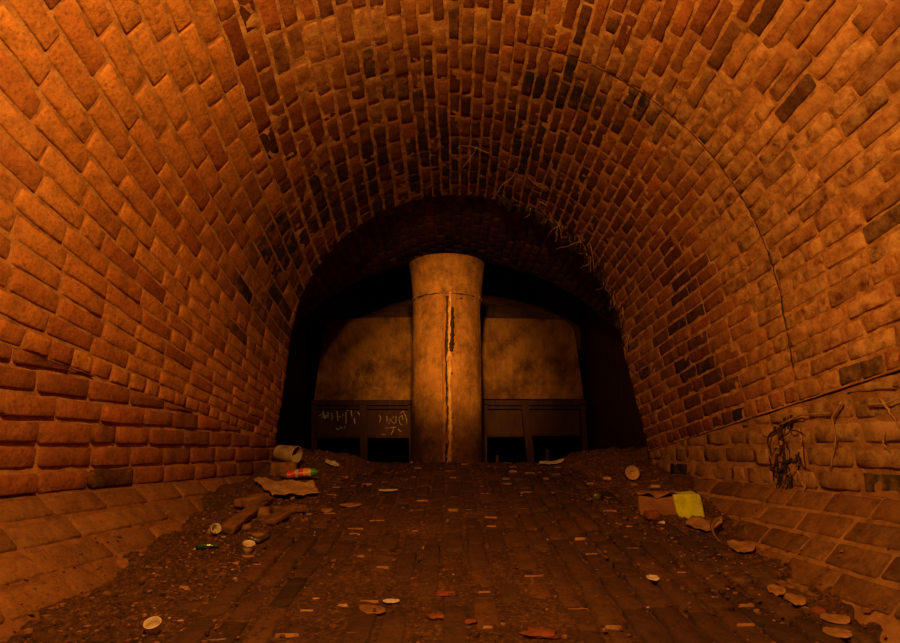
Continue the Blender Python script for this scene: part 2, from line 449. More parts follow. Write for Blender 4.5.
NC = 68
n_v = make_nrm(sec, axis_c)
def cw(k): return pw(k, [(0, 1.2), (13, 1.34), (24, .95), (40, .92), (NC - 16, .98), (NC, 1.05)])
CUM = [0.0]
for k in range(NC): CUM.append(CUM[-1] + cw(k + .5))
v_of = lambda k: CUM[max(0, min(NC, k))] / CUM[-1]
KL, KR = 17, NC - 18            # the haunches belong to the side walls, the crown to the ceiling
def far_ex(u, v):
    if v > .6 and abs(u - YS) < .12: return (.35, .5)
    return (0, 0)
hdr = lambda k: k in (0, NC - 1)
vk = dict(header=hdr, breaks=(YS,), ex=far_ex)
wl, wr, ce = MB(), MB(), MB()
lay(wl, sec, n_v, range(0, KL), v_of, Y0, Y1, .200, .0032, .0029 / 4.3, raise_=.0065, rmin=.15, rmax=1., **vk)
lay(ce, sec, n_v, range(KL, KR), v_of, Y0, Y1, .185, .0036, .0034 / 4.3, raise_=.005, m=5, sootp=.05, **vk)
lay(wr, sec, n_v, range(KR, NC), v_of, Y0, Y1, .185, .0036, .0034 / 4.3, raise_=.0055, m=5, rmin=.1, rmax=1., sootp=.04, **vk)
backing(wl, sec, n_v, Y0, Y1, 150, 0, v_of(KL), 50)
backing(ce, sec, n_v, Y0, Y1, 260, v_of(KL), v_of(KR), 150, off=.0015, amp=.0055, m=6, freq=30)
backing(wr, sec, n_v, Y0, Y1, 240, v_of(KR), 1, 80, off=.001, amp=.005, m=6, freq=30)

# lower, horizontally coursed walls
n_l = make_nrm(wall_l, axis_c); n_r = make_nrm(wall_r, axis_c)
P_ = .0735
lay(wl, wall_l, n_l, range(0, 9), lambda k: BASE + P_ * k, Y0, Y1, .215, .0042, .0042, clip=lambda u: zl(u) - .004, m=2, raise_=.012, rough=1.3, ex=lambda u, v: (.1, .12), rmin=.0, rmax=1.)
backing(wl, wall_l, n_l, Y0, Y1, 150, BASE, .3, 20, off=-.002, clip=zl)
lay(wr, wall_r, n_r, range(0, 8), lambda k: BASE + P_ * k, Y0, Y1, .215, .006, .006, clip=lambda u: zr(u) - .010 - .012 * nz(u * 7, 2), m=7, raise_=.010, rough=2.4, sootp=.08, ex=lambda u, v: (.12, .95 if u < 2.3 else .25))
backing(wr, wall_r, n_r, Y0, Y1, 170, BASE, .3, 26, off=.004, amp=.011, m=3, clip=lambda u: zr(u) - .006, freq=15)
# dark open joint under the right haunch
P = [[Vector((xr(Y) + d + .01 * nz(Y * 9, z_, 4), Y, zr(Y) + z_ + .006 * nz(Y * 12, 3))) for d, z_ in ((.004, .006), (.022, -.004), (.022, -.02), (.006, -.045))] for Y in [lerp(Y0, Y1, i / 200) for i in range(201)]]
wr.grid(P, 3)
# open curved construction joint
def joint(mb, va, vb, n, m):
    rows = []
    for i in range(n + 1):
        v = lerp(va, vb, i / n)
        yc = YS + .006 * nz(v * 60, 1) + .004 * nz(v * 220, 4)
        w = max(.0006, .0022 + .005 * nz(v * 45, 7) + .004 * nz(v * 160, 9)) * sm(v, va, va + .03) * sm(-v, -vb, -vb + .02)
        row = []
        for k, h in ((-1, .0), (-.6, .0042), (.6, .0042), (1, .0)):
            p = sec(yc + k * w, v); row.append(p + n_v(yc, v) * (h + .0012 * nz(v * 300, k)))
        rows.append(row)
    mb.grid(rows, m, flip=True)
joint(ce, .56, v_of(KR), 200, 4); joint(wr, v_of(KR), .985, 200, 4)
mats_w = [M['brick'], M['mortar'], M['brick_low'], M['mortar_tan'], M['soot_gap'], M['brick_crown'], M['mortar_crown'], M['brick_tan']]
struct(wl.build('wall_left', mats_w), 'orange lit brick left haunch of the tunnel above level courses', 'wall')
struct(wr.build('wall_right', mats_w), 'tan stained brick right haunch with a curved construction joint', 'wall')
struct(ce.build('ceiling', mats_w), 'sooty brick vault overhead', 'ceiling')
# battered brick footings
for nm, S, lab in (('trim_1', inv_l, 'sloping brick footing along the left wall'), ('trim_2', inv_r, 'sloping brick footing along the right wall')):
    t = MB(); n_i = make_nrm(S, lambda u, v: Vector((0, u, .9)))
    lay(t, S, n_i, range(0, 4), lambda k: k / 4, Y0, Y1, .215, .0036, .010, raise_=.006, rough=1.0, ex=lambda u, v: (.1, .4))
    backing(t, S, n_i, Y0, Y1, 150, -.08, 1.3, 24, off=0.0, amp=.004)
    struct(t.build(nm, [M['footing'], M['mortar_tan'] if nm == 'trim_2' else M['mortar_dust']]), lab, 'footing')

# ------------------------------------------------------------------ floor
fl = MB()
S_f = lambda u, v: Vector((v, u, zf(u)))
n_f = make_nrm(S_f, lambda u, v: Vector((v, u, 2)))
NF = 29
for k in range(NF):
    pass
lay(fl, S_f, n_f, range(0, NF), lambda k: -1.08 + k * .0755, Y0, 4.35, .225, .004, .0046, raise_=.012, rough=1.4, ex=lambda u, v: (.15, .05))
backing(fl, S_f, n_f, Y0, 4.4, 170, -1.15, 1.18, 60, off=-.002, amp=.004)
FLOOR_LATER = lambda: struct(fl.build('floor', [M['paver'], M['mortar_dark'], M['mortar_tan']]), 'dirt covered brick floor rising to a crest', 'floor')

def dirt_h(x, Y):
    z = zf(Y)
    big = nz(x * 2.2, Y * 2.2, 5)
    med = nz(x * 9, Y * 9, 2); fine = nz(x * 34, Y * 34, 7)
    mid = 1 - sm(abs(x - .02), .25, .62)
    h = .004 + .007 * big + .004 * med + .0032 * fine  + .0045 * mid * (1 - .5 * sm(Y, 2.2, 3.2))
    if x > .3: h -= .009
    # drifts against the footings
    hl = sm(-x, .52, .92) * (.04 + .03 * big + .03 * nz(x * 5, Y * 5, 1) + .014 * nz(x * 16, Y * 16, 1) + .02 * sm(Y, 2.2, 3.2)) * (.55 + .45 * sm(Y, 1.0, 2.2))
    hr = sm(x, .70, 1.02) * (.02 + .02 * big + .03 * nz(x * 5, Y * 5, 1) + .014 * nz(x * 16, Y * 16, 1) + .045 * sm(Y, 2.3, 3.0))
    h += hl + hr + (.012 * med + .010 * fine) * (sm(-x, .45, .7) + sm(x, .55, .85))
    h += .03 * sm(Y, 3.3, 3.8) * (sm(-x, .35, .8) + sm(x, .45, .9)) * (1 + nz(x * 6, Y * 6))
    return z + h
dr = MB()
nx, ny = 290, 400
xs = [lerp(-1.45, 1.5, i / nx) for i in range(nx + 1)]
ys = [lerp(.4, 4.5, j / ny) for j in range(ny + 1)]
dr.grid([[Vector((x, y, dirt_h(x, y))) for x in xs] for y in ys])
tag(dr.build('dirt', M['dirt']), 'dark damp dirt drifted over the brick floor', 'dirt', kind='stuff')
def inv_z(x, Y):
    t = (x - xl(Y) - .02) / (INV * .78) if x < 0 else (xr(Y) - .01 - x) / (INV * .72)
    return BASE - max(0, t) * INV * .72 + .008
def ground(x, Y): return max(dirt_h(x, Y), inv_z(x, Y), zf(Y) + .009)
def hit(px, py):
    d = ray(px, py); t = .6
    while t < 7:
        p = d * t
        if p.z <= ground(p.x, p.y): break
        t += .004
    return Vector((p.x, p.y, ground(p.x, p.y)))

for i in range(95):
    k = random.randint(4, 26); x = -1.08 + (k + .5) * .0755 + U(-.01, .01); Y = .9 + 2.9 * R() ** .9
    z = max(zf(Y) + .0125, dirt_h(x, Y) + .0012)
    if z - zf(Y) > .03: continue
    w, d = U(.010, .032), U(.0009, .0020)
    rows = [[Vector((x + w * a, Y + d * b + .004 * nz(a + x * 9, Y * 9), z + (.0022 if abs(b) < 1.5 and abs(a) < 1 else -.008))) for a in (-1.05, -.9, -.4, .1, .5, .92, 1.05)] for b in (-2, -1, 1, 2)]
    fl.grid(rows, 2)
FLOOR_LATER()
# gravel and crumbs
gv = MB()
for i in range(8500):
    if R() < .72:
        side = R() < .55
        x = -abs(random.gauss(.78, .15)) if side else abs(random.gauss(.92, .14))
    else: x = U(-.9, 1.0)
    Y = U(.9, 4.0)
    if x < xl(Y) + .12 or x > xr(Y) - .1: continue
    s = min(.034, .0032 + abs(random.gauss(0, .0052)))
    z = ground(x, Y)
    rnd = R() if inv_z(x, Y) < dirt_h(x, Y) else U(.6, .9)
    if rnd > .6 and inv_z(x, Y) > dirt_h(x, Y) and R() < .6: continue
    m = 0 if rnd < .5 else (1 if rnd < .9 else (2 if rnd < .95 else 3))
    if m == 3: s *= .7
    gv.rock((x, Y, z + s * .12), s * U(.8, 1.6), s * U(.8, 1.3), s * U(.4, .8), i * 1.37, .35, U(0, 3), 3, m)
tag(gv.build('gravel', [M['dirt'], M['stone'], M['brickchip'], M['pale']], smooth=False), 'loose gravel and brick crumbs strewn over the floor', 'gravel', kind='stuff')

# ------------------------------------------------------------------ portal ring and the chamber behind
pr = MB()
rows = []
for j in range(121):
    p = sec(Y1, j / 120); c = Vector((.04, Y1, .6)); d = (p - c)
    rows.append([p + Vector((0, -.004, 0)), p + Vector((0, .045, 0)) + d * .015, p + d.normalized() * .10 + Vector((0, .05, 0)), c + d.normalized() * 3.2 + Vector((0, .06, 0))])
pr.grid(rows, 0)
for f in (wall_l, wall_r):
    sx = -1 if f is wall_l else 1
    pr.grid([[f(Y1, z) + Vector((0, -.004, 0)), f(Y1, z) + Vector((sx * .02, .045, 0)), f(Y1, z) + Vector((sx * .1, .05, 0)), f(Y1, z) + Vector((sx * 2.2, .06, 0))] for z in (-.9, -.13, .0, .1)], 0)
struct(pr.build('trim_3', M['brick_dark']), 'ragged brick edge where the vault ends', 'trim')

YC0, YC1 = 3.56, 5.0
def cham(Y, v):
    r = 2.0; a = math.asin(1.80 / r); q = lerp(math.pi / 2 + a, math.pi / 2 - a, v)
    return Vector((.03 + r * math.cos(q), Y, 1.765 - r + r * math.sin(q)))
n_c = make_nrm(cham, lambda u, v: Vector((.03, u, .2)))
cc = MB()
lay(cc, cham, n_c, range(0, 60), lambda k: k / 60, YC0, YC1, .21, .005, .0015, raise_=.008, rough=1.5)
backing(cc, cham, n_c, YC0, YC1 + .05, 50, 0, 1, 60)
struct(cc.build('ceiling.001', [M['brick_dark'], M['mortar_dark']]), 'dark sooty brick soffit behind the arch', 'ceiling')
def slab(mb, a, b, m=0):
    a, b = Vector(a), Vector(b); c = (a + b) / 2; d = b - a
    mb.box(c, abs(d.x), abs(d.y), abs(d.z), bev=.1, m=m)
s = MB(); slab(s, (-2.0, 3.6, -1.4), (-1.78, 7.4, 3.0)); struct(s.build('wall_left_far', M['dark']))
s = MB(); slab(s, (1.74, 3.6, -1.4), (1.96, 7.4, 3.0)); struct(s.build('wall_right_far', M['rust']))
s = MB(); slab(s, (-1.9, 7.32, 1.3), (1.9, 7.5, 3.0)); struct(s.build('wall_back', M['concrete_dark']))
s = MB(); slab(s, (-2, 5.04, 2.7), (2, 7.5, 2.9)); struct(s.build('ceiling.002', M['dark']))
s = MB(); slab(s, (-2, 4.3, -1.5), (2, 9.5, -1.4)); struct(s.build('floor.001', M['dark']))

# ------------------------------------------------------------------ concrete column
CY = 4.86; CX = at(446.8, 380, CY).x; CR = .302
top_z = 1.638
colm = empty('concrete_column', (CX, CY, -1.4))
def local(mb, name, m, parent, **k):
    base = Vector(parent.location) if parent.parent is None else Vector(parent.parent.location)
    mb.v = [tuple(Vector(p) - base) for p in mb.v]
    return mb.build(name, m, parent, **k)
zj = 1.325   # joint between shaft and flared head
sh = MB(); rows = []
NA = 72
def cr(z): return CR + .012 * sm(-z, -.2, .4)
for i in range(90):
    z = lerp(-1.4, zj - .012, i / 89); row = []
    for k in range(NA):
        q = 2 * math.pi * k / NA
        r = cr(z) + .006 * nz(math.cos(q) * 3, math.sin(q) * 3, z * 3) + .003 * nz(math.cos(q) * 9, math.sin(q) * 9, z * 9)
        row.append(Vector((CX + r * math.cos(q), CY + r * math.sin(q), z)))
    rows.append(row)
def shaft_dark(p):
    return (.5, max(0, .62 * sm(.70 - p.z, 0, .6) + .25 * sm(CX - p.x, .05, .3)), 0)  # shaft darker towards its foot and on its left side
sh.grid(rows, 0, attrs=shaft_dark, closed=True)
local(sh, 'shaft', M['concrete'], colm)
hd = MB(); rows = []
for i in range(40):
    t = i / 39; z = lerp(zj, top_z, t)
    R0 = CR + .003 + .042 * t ** 1.35; row = []
    for k in range(NA):
        q = 2 * math.pi * k / NA
        r = R0 + .006 * nz(math.cos(q) * 3, math.sin(q) * 3, z * 4 + 8)
        row.append(Vector((CX + r * math.cos(q), CY + r * math.sin(q), z + (.006 * nz(q * 3, 1) if i == 39 else 0))))
    rows.append(row)
hd.grid(rows, 0, attrs=lambda p: (.5, .1, 0), closed=True)
rows2 = [rows[-1], [Vector((CX, CY, top_z))] * NA]
hd.grid(rows2, 0, attrs=lambda p: (.5, .3, 0), closed=True)
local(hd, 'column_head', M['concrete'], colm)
# ragged lip of mortar around the joint
jn = MB(); rows = []
for dz, dr_ in ((-.02, -.003), (-.012, .005), (.0, .010), (.004, .003), (.010, -.004)):
    row = []
    for k in range(NA * 2):
        q = math.pi * k / NA; w = .6 + .9 * nz(math.cos(q) * 6, math.sin(q) * 6, 3) + .5
        row.append(Vector((CX + (CR + dr_ * w) * math.cos(q), CY + (CR + dr_ * w) * math.sin(q), zj + dz * (1 + .5 * w) - .005)))
    rows.append(row)
jn.grid(rows, 0, closed=True)
jd = MB(); rows = []
for dz, dr_ in ((-.034, -.004), (-.028, .0045), (-.020, .0045), (-.015, -.004)):
    rows.append([Vector((CX + (CR + dr_ + .003 * nz(math.cos(math.pi * k / NA) * 9, math.sin(math.pi * k / NA) * 9)) * math.cos(math.pi * k / NA), CY + (CR + dr_ + .003 * nz(math.cos(math.pi * k / NA) * 9, math.sin(math.pi * k / NA) * 9)) * math.sin(math.pi * k / NA), zj + dz + .006 * nz(k * .22, 5))) for k in range(NA * 2)])
jd.grid(rows, closed=True); local(jd, 'joint_crack', M['crack'], colm)
local(jn, 'joint_lip', M['concrete'], colm)['label'] = 'ragged mortar lip under the flared head'
# the split seam: a crumbling ridge beside a dark crack
def seam_strip(dx, w0, hgt, z0, z1, seed, gaps=0.):
    mb = MB(); rows = []
    n = 280
    for i in range(n + 1):
        z = lerp(z0, z1, i / n)
        cxo = dx + .010 * nz(z * 2.2, 1.) + .007 * nz(z * 7, seed + 3) + .002 * nz(z * 28, seed + 6)
        w = max(.002, w0 * (1 + .9 * nz(z * 5, seed + 9) + .5 * nz(z * 17, seed) + .4 * nz(z * 40, seed)))
        hh = max(-.004, hgt * (1 + .9 * nz(z * 3 + 3, seed) + .4 * nz(z * 15, seed + 5)) - gaps * max(0, nz(z * 3, seed + 20)))
        row = []
        for a, b in ((-1, -.006), (-.8, .5 * hh), (-.2, hh), (.4, hh * .9), (.85, .55 * hh), (1, -.006)):
            x = cxo + a * w
            yy = -math.sqrt(max(0, (cr(z) + b) ** 2 - x * x))
            row.append(Vector((CX + x, CY + yy, z)))
        rows.append(row)
    mb.grid(rows)
    return mb
local(seam_strip(.026, .018, .024, -.9, zj - .02, 2.), 'seam_ridge', M['seam'], colm)['label'] = 'crumbling pale ridge right of the crack'
local(seam_strip(-.022, .013, .018, -.9, zj - .02, 5., .02), 'seam_ridge', M['concrete'], colm)['label'] = 'thin brown ridge left of the crack'
local(seam_strip(.000, .014, .004, -.9, zj - .05, 8.), 'crack', M['crack'], colm)
local(seam_strip(.040, .021, .026, .80, 1.17, 12.), 'crack', M['crack'], colm)
kn = MB()
for (px, py, rr) in ((451, 373, .014), (452, 416, .017), (461, 297, .012)):
    p = at(px, py, CY - CR - .004); kn.rock(p, rr * 2, rr * 1.6, rr * 2.2, px, .3, 0, 6)
local(kn, 'mortar_lump', M['stone'], colm)
tag(colm, 'round stained concrete column with flared head and a vertical crack', 'column')

# ------------------------------------------------------------------ concrete panels and steel framing behind the column
YP = 7.0
def panel(name, px0, px1, py_top_in, py_top_out, py_bot, out_left, label):
    mb = MB()
    zb, zt = at(450, py_bot, YP).z, at(450, py_top_in, YP).z
    x0, x1 = at(px0, 400, YP).x, at(px1, 400, YP).x
    nU, nV = 60, 40
    def top(u):
        d = u if out_left else 1 - u      # 0 at the outer side
        rr = .17
        z = zt - .03 * (1 - d) ** 2
        if d < rr: z -= .20 * (1 - math.sqrt(max(0, 1 - (1 - d / rr) ** 2)))
        return z
    def P(u, v, dy):
        x = lerp(x0, x1, u); d = u if out_left else 1 - u
        z = lerp(zb, top(u), v)
        x += (.07 if out_left else -.07) * v * (1 - d) ** 3
        return Vector((x, YP + dy + .010 * nz(x * 2, z * 2) + .003 * nz(x * 11, z * 11) + .05 * (1 - d) ** 4, z))
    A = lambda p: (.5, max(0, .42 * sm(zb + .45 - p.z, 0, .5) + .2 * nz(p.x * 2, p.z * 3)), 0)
    f = mb.grid([[P(i / nU, j / nV, 0) for j in range(nV + 1)] for i in range(nU + 1)], 0, A, flip=False)
    k = mb.grid([[P(i / nU, j / nV, .22) for j in range(nV + 1)] for i in range(nU + 1)], 0, A, flip=True)
    for i in range(nU):
        mb.face((f[i][nV], f[i + 1][nV], k[i + 1][nV], k[i][nV])); mb.face((f[i + 1][0], f[i][0], k[i][0], k[i + 1][0]))
    for j in range(nV):
        mb.face((f[0][j], f[0][j + 1], k[0][j + 1], k[0][j])); mb.face((f[nU][j + 1], f[nU][j], k[nU][j], k[nU][j + 1]))
    root = empty(name, ((x0 + x1) / 2, YP + .1, zb))
    local(mb, 'slab', M['concrete'], root)
    tag(root, label, 'concrete panel')
    return root
pl = panel('concrete_panel', 313, 424, 317, 321, 401, True, 'rounded concrete panel left of the column with faint scrawl')
pr_ = panel('concrete_panel', 474, 585, 318, 322, 399, False, 'rounded concrete panel right of the column, pitted near its far edge')
def strokes(lines, Y, r=.006):
    mb = MB()
    for L in lines: mb.tube([at(x, y, Y) for x, y in L], r, r, 5)
    return mb
faint = [[(346, 381), (349, 374), (353, 383), (355, 376)], [(350, 388), (354, 374), (358, 368), (362, 379), (366, 386)], [(360, 377), (366, 377), (371, 372), (371, 382), (366, 381)], [(366, 385), (374, 388), (382, 390)],
         [(344, 362), (350, 358), (356, 361)], [(366, 361), (372, 358), (377, 362)], [(346, 356), (349, 364)]]
s_ = strokes(faint, YP - .012, .004); g_ = local(s_, 'scrawl', M['scrawl'], pl)

def frame(px0, px1, posts, sheets, label, graff=None):
    a, b = at(px0, 403, YP - .05), at(px1, 403, YP - .05)
    root = empty('steel_trestle', ((a.x + b.x) / 2, YP - .05, -1.4))
    mb = MB(); z0, z1 = at(450, 405.5, YP - .08).z, at(450, 400, YP - .08).z
    mb.box(((a.x + b.x) / 2, YP - .02, (z0 + z1) / 2), b.x - a.x, .14, z1 - z0, bev=.1)
    mb.box(((a.x + b.x) / 2, YP - .06, z0 - .025), b.x - a.x, .03, .035, bev=.15)
    local(mb, 'beam', M['rust'], root)
    for (pa, pb, w) in posts:
        mb = MB(); t_, b_ = at(pa, 404, YP - .09), at(pb, 460, YP - .09)
        w = w * 7.1 / F_PX
        d = (b_ - t_); b2 = b_ + d * ((b_.z + 1.4) / max(1e-6, -(d.z)))
        rows = []
        for i in range(13):
            p = t_.lerp(b2, i / 12)
            rows.append([p + Vector((-w / 2, 0, 0)), p + Vector((-w / 2, .09, 0)), p + Vector((-w * .1, .09, 0)), p + Vector((-w * .1, .02, 0)),
                         p + Vector((w / 2, .02, 0)), p + Vector((w / 2, 0, 0))])
        ids = mb.grid(rows, 0, closed=True); mb.face(ids[0][::-1]); mb.face(ids[-1])
        local(mb, 'post', M['rust'], root, smooth=False)
    for (sa, sb, st, sbt) in sheets:
        mb = MB()
        q0, q1 = at(sa, st, YP), at(sb, sbt, YP)
        rows = []
        for i in range(25):
            x = lerp(q0.x, q1.x, i / 24)
            rows.append([Vector((x, YP + .0 + .008 * nz(x * 3, lerp(q0.z, q1.z, j / 8) * 4), lerp(q0.z, q1.z, j / 8))) for j in range(9)])
        f = mb.grid(rows); k = mb.grid([[p + Vector((0, .012, 0)) for p in r] for r in rows], flip=True)
        for i in range(24):
            mb.face((f[i][8], f[i + 1][8], k[i + 1][8], k[i][8])); mb.face((f[i][0], f[i + 1][0], k[i + 1][0], k[i][0]))
        sh_ = local(mb, 'sheet', M['rustsheet'], root)
        if graff and graff.get(sa):
            lines, m = graff[sa]
            base = Vector(root.location)
            cuts = {}
            for L in lines:
                low = min(y for x, y in L) >= 423.5
                xm = L[0][0]
                cuts.setdefault((low, sum(xm > c_ for c_ in (330, 349, 356, 385)) if not low else int(xm > 352)), []).append(L)
            for Ls in cuts.values():
                gm = strokes(Ls, YP - .012, .0066)
                gm.v = [tuple(Vector(p) - base) for p in gm.v]
                gm.build('graffiti', M[m], sh_)['label'] = 'pale scrawled graffiti strokes'
    tag(root, label, 'steel frame')
    return root
ga = [[(319, 416), (324, 413), (322, 418), (327, 415), (325, 419)], [(323, 411), (325, 419)], [(328, 412), (328, 418)], [(332, 413), (332, 420)], [(337, 411), (338, 421)], [(338, 416), (342, 418), (343, 414)],
      [(346, 412), (346, 424)], [(347, 410), (348, 411)], [(351, 410), (352, 417), (351, 418)], [(354, 418), (355, 424)], [(358, 412), (360, 416)], [(336, 428), (338, 430), (341, 427), (344, 430), (345, 426)], [(360, 424), (361, 428)]]
gb = [[(379, 415), (381, 418), (379, 423)], [(387, 416), (387, 422)], [(389, 424), (390, 415), (394, 417), (390, 420), (395, 424)], [(396, 416), (396, 423)], [(403, 411), (398, 416), (400, 424), (405, 426), (407, 421)], [(403, 411), (406, 417), (407, 422)], [(399, 418), (402, 415), (403, 420)],
      [(388, 428), (383, 428), (387, 432), (385, 435), (381, 434)], [(394, 428), (391, 435)], [(389, 428), (396, 427)], [(398, 429), (401, 432)]]
frame(312, 418, [(314, 314, 5), (363, 364, 7), (411, 412, 5)], [(313, 361, 407, 438), (366, 413, 407, 438)], 'dark rusted steel frame with graffiti sheets left of the column', {313: (ga, 'paint'), 366: (gb, 'paint_orange')})
frame(479, 586, [(485, 485, 4), (525, 531, 7), (583, 586, 5)], [(484, 524, 407, 437), (529, 584, 408, 436)], 'dark rusted steel frame with leaning post right of the column')
pg = MB(); p = at(546, 450, 5.6)
for (px, py, Y, w, lab) in ((547, 449, 6.2, 3.6, 'thin upright stub in the gap right of the leaning post'), (497, 455, 6.0, 3., 'short low stub in the gap beside the column')):
    mb = MB(); p = at(px, py, Y); w = w * Y / F_PX
    mb.box((p.x, Y, (p.z - 1.4) / 2), w, w, p.z + 1.4, bev=.15, jit=.006)
    tag(mb.build('steel_stub', M['rust'], loc=(p.x, Y, -1.4)), lab, 'stub')

# ------------------------------------------------------------------ roots
def wander(p, d, n, step, w, seed):
    p = Vector(p); d = Vector(d).normalized(); out = [p.copy()]
    for i in range(n):
        d = (d + Vector((nz(i * .6, seed), nz(i * .6, seed + 5), nz(i * .6, seed + 11))) * w).normalized()
        p = p + d * step; out.append(p.copy())
    return out
hr = MB()
for i in range(110):
    v = lerp(.60, .86, R() ** .8); p = sec(3.42 + U(-.05, .09), v) ; c = Vector((.04, p.y, .6))
    p += (c - p).normalized() * .005
    hr.tube(wander(p, Vector((U(-.1, .35), U(-.15, .2), -1)) + (c - p).normalized() * .12, random.randint(4, 9), .012, .8, i * 3.3), U(.002, .005), .0012, 5, 0 if R() < .45 else 1)
for i in range(26):
    v = lerp(.60, .72, R()); p = sec(3.40 + U(-.12, .08), v); c = Vector((.04, p.y, .6)); p += (c - p).normalized() * .012
    hr.tube(wander(p, Vector((U(-1, 1), U(-1, 1), U(-.5, .1))), random.randint(4, 9), .02, .8, i * 7.3), U(.002, .004), .001, 5, 0 if R() < .5 else 1)
for i in range(64):
    v = lerp(.56, .84, R() ** 1.2); p = sec(3.47 + U(-.03, .06), v); k = U(.025, .075) * (1 - .5 * sm(v, .68, .84))
    hr.rock(p, k * 1.2, k * .8, k * 1.6, i * 2.7, .8, U(0, 3), 6, 1)
tag(hr.build('hanging_roots', [M['root'], M['darkroot']]), 'ragged roots hanging over the right edge of the dark arch', 'roots')
rt = MB()
for i in range(5):
    p = sec(2.85 + .05 * i, .52 + .018 * i) + Vector((0, 0, -.014))
    rt.tube([q for q in wander(p, Vector((U(-.6, .6), U(-.6, 1), -.05)), 10, .022, .9, i * 4.1)], .0028, .0012, 5)
tag(rt.build('root_threads', M['root']), 'thin pale root threads clinging to the vault above the arch', 'roots')
wrt = MB()
for i in range(34):
    Yr = U(2.0, 2.16); z = U(-.10, .13); p = wall_r(Yr, z) + Vector((-.014, 0, 0))
    pts = wander(p, Vector((0, U(-.5, .5), -1)), random.randint(4, 8), .017, .9, i * 2.9)
    pts = [Vector((min(q.x, wall_r(q.y, q.z).x - .008), q.y, max(q.z, BASE - .05))) for q in pts]
    wrt.tube(pts, U(.003, .006), .0015, 5, 0 if R() < .75 else 1)
tag(wrt.build('wall_roots', [M['darkroot'], M['root']]), 'dark tangle of roots growing down the right wall', 'roots')
wr2 = MB()
for (pp) in ([(880, 398), (890, 412), (900, 428)], [(868, 405), (885, 404), (899, 398)], [(884, 432), (883, 444), (890, 452)], [(842, 402), (832, 418), (836, 440), (830, 470)], [(780, 425), (800, 415), (830, 413)]):
    pts = []
    for (px, py) in pp:
        d = ray(px, py); t = 1.0
        while t < 4 and (d * t).x < xr((d * t).y) - .018: t += .004
        pts.append(d * t)
    fine = []
    for a, b in zip(pts, pts[1:]): fine += [a.lerp(b, k / 6) + Vector((0, nz(k, a.y) * .004, nz(k, a.z + 3) * .004)) for k in range(6)]
    wr2.tube(fine + [pts[-1]], .0045, .002, 5)
tag(wr2.build('creeping_roots', M['root']), 'pale roots creeping across the mortar of the near right wall', 'roots')

# ------------------------------------------------------------------ litter
def Rz(a): return Matrix.Rotation(math.radians(a), 3, 'Z')
def RX(a): return Matrix.Rotation(math.radians(a), 3, 'X')
def RY(a): return Matrix.Rotation(math.radians(a), 3, 'Y')

# slab of brick carrying the tub
gb_ = hit(284, 478); gb_.y = 3.18; gb_.x = at(284, 470, 3.18).x; gb_.z = ground(gb_.x, gb_.y)
zt_ = at(281, 462, 3.18).z
mb = MB(); mb.box((gb_.x, gb_.y, (gb_.z + zt_) / 2 - .01), .135, .11, zt_ - gb_.z + .02, Rz(12), .006, .16)
tag(mb.build('loose_brick', M['stone'], loc=gb_), 'loose broken brick under the white plastic tub', 'brick')
c = at(286.5, 455.5, 3.24); c.z = zt_ + .046
tub = empty('plastic_tub', (c.x, c.y, zt_))
ax = Vector((1, -.42, -.12)).normalized(); o = c - ax * .066
mb = MB()
mb.lathe([(a_ * .84, b_ * .84) for a_, b_ in [(.0, 0), (.040, 0), (.047, .004), (.051, .02), (.0535, .10), (.055, .155)]], o, ax, 36, wob=lambda q, h: .03 * math.sin(2 * q) + .02 * nz(q * 2, h * 20))
local(mb, 'wall', M['bucket'], tub)
mb = MB()
mb.lathe([(a_ * .84, b_ * .84) for a_, b_ in [(.0555, .150), (.0580, .152), (.0585, .160), (.0560, .166), (.0515, .165), (.0510, .152)]], o, ax, 36, wob=lambda q, h: .03 * math.sin(2 * q))
local(mb, 'rim', M['bucket'], tub)
mb = MB()
mb.lathe([(a_ * .84, b_ * .84) for a_, b_ in [(.0515, .160), (.0500, .10), (.047, .012), (0, .010)]], o, ax, 36, wob=lambda q, h: .03 * math.sin(2 * q))
local(mb, 'inside', M['inside'], tub)
# torn half lid still across the mouth
mb = MB(); a = ax.cross(Vector((0, 0, 1))).normalized(); b = ax.cross(a)
pts = []
for k in range(0, 19):
    q = lerp(-.35, math.pi - .1, k / 18) + .5
    pts.append(o + ax * .137 + (a * math.cos(q) + b * math.sin(q)) * .0435)
rows = [[p for p in pts], [p.lerp(pts[0].lerp(pts[-1], k / 18), .97) + ax * .006 * nz(k * .7, 2) for k, p in enumerate(pts)]]
mb.grid(rows); mb.grid([[p - ax * .003 for p in r] for r in rows], flip=True)
local(mb, 'torn_lid', M['white'], tub)['label'] = 'pale torn lid covering half the mouth'
tag(tub, 'dirty white plastic tub lying on its side with torn lid', 'tub')

# crumpled paper sheet
def sheet_from(corners, lift, nu, nv, name, m, label, cat, th=.004, seed=0., amp=.02, group=None):
    P = [hit(*c_) for c_ in corners]
    cz = sum((p for p in P), Vector()) / 4
    def fn(u, v):
        p = P[0].lerp(P[1], u).lerp(P[3].lerp(P[2], u), v)
        z = max(ground(p.x, p.y), p.z) + lift(u, v) + amp * (nz(u * 4 + seed, v * 3) + .5) + amp * .4 * nz(u * 11, v * 9 + seed)
        return Vector((p.x + .4 * amp * nz(u * 5, v * 5, seed), p.y, max(z, ground(p.x, p.y) + .002)))
    mb = MB(); mb.sheet(fn, nu, nv, th)
    return tag(mb.build(name, m, loc=cz), label, cat, group)
sheet_from([(252, 484), (312, 487), (319, 496), (272, 499)], lambda u, v: .004 + .010 * (1 - v) * (1 - u) + .018 * (1 - v) * sm(u, .85, 1.) , 26, 12, 'paper_sheet', M['paper'], 'pale brown crumpled sheet spread before the food packet', 'sheet', amp=.016, seed=3)
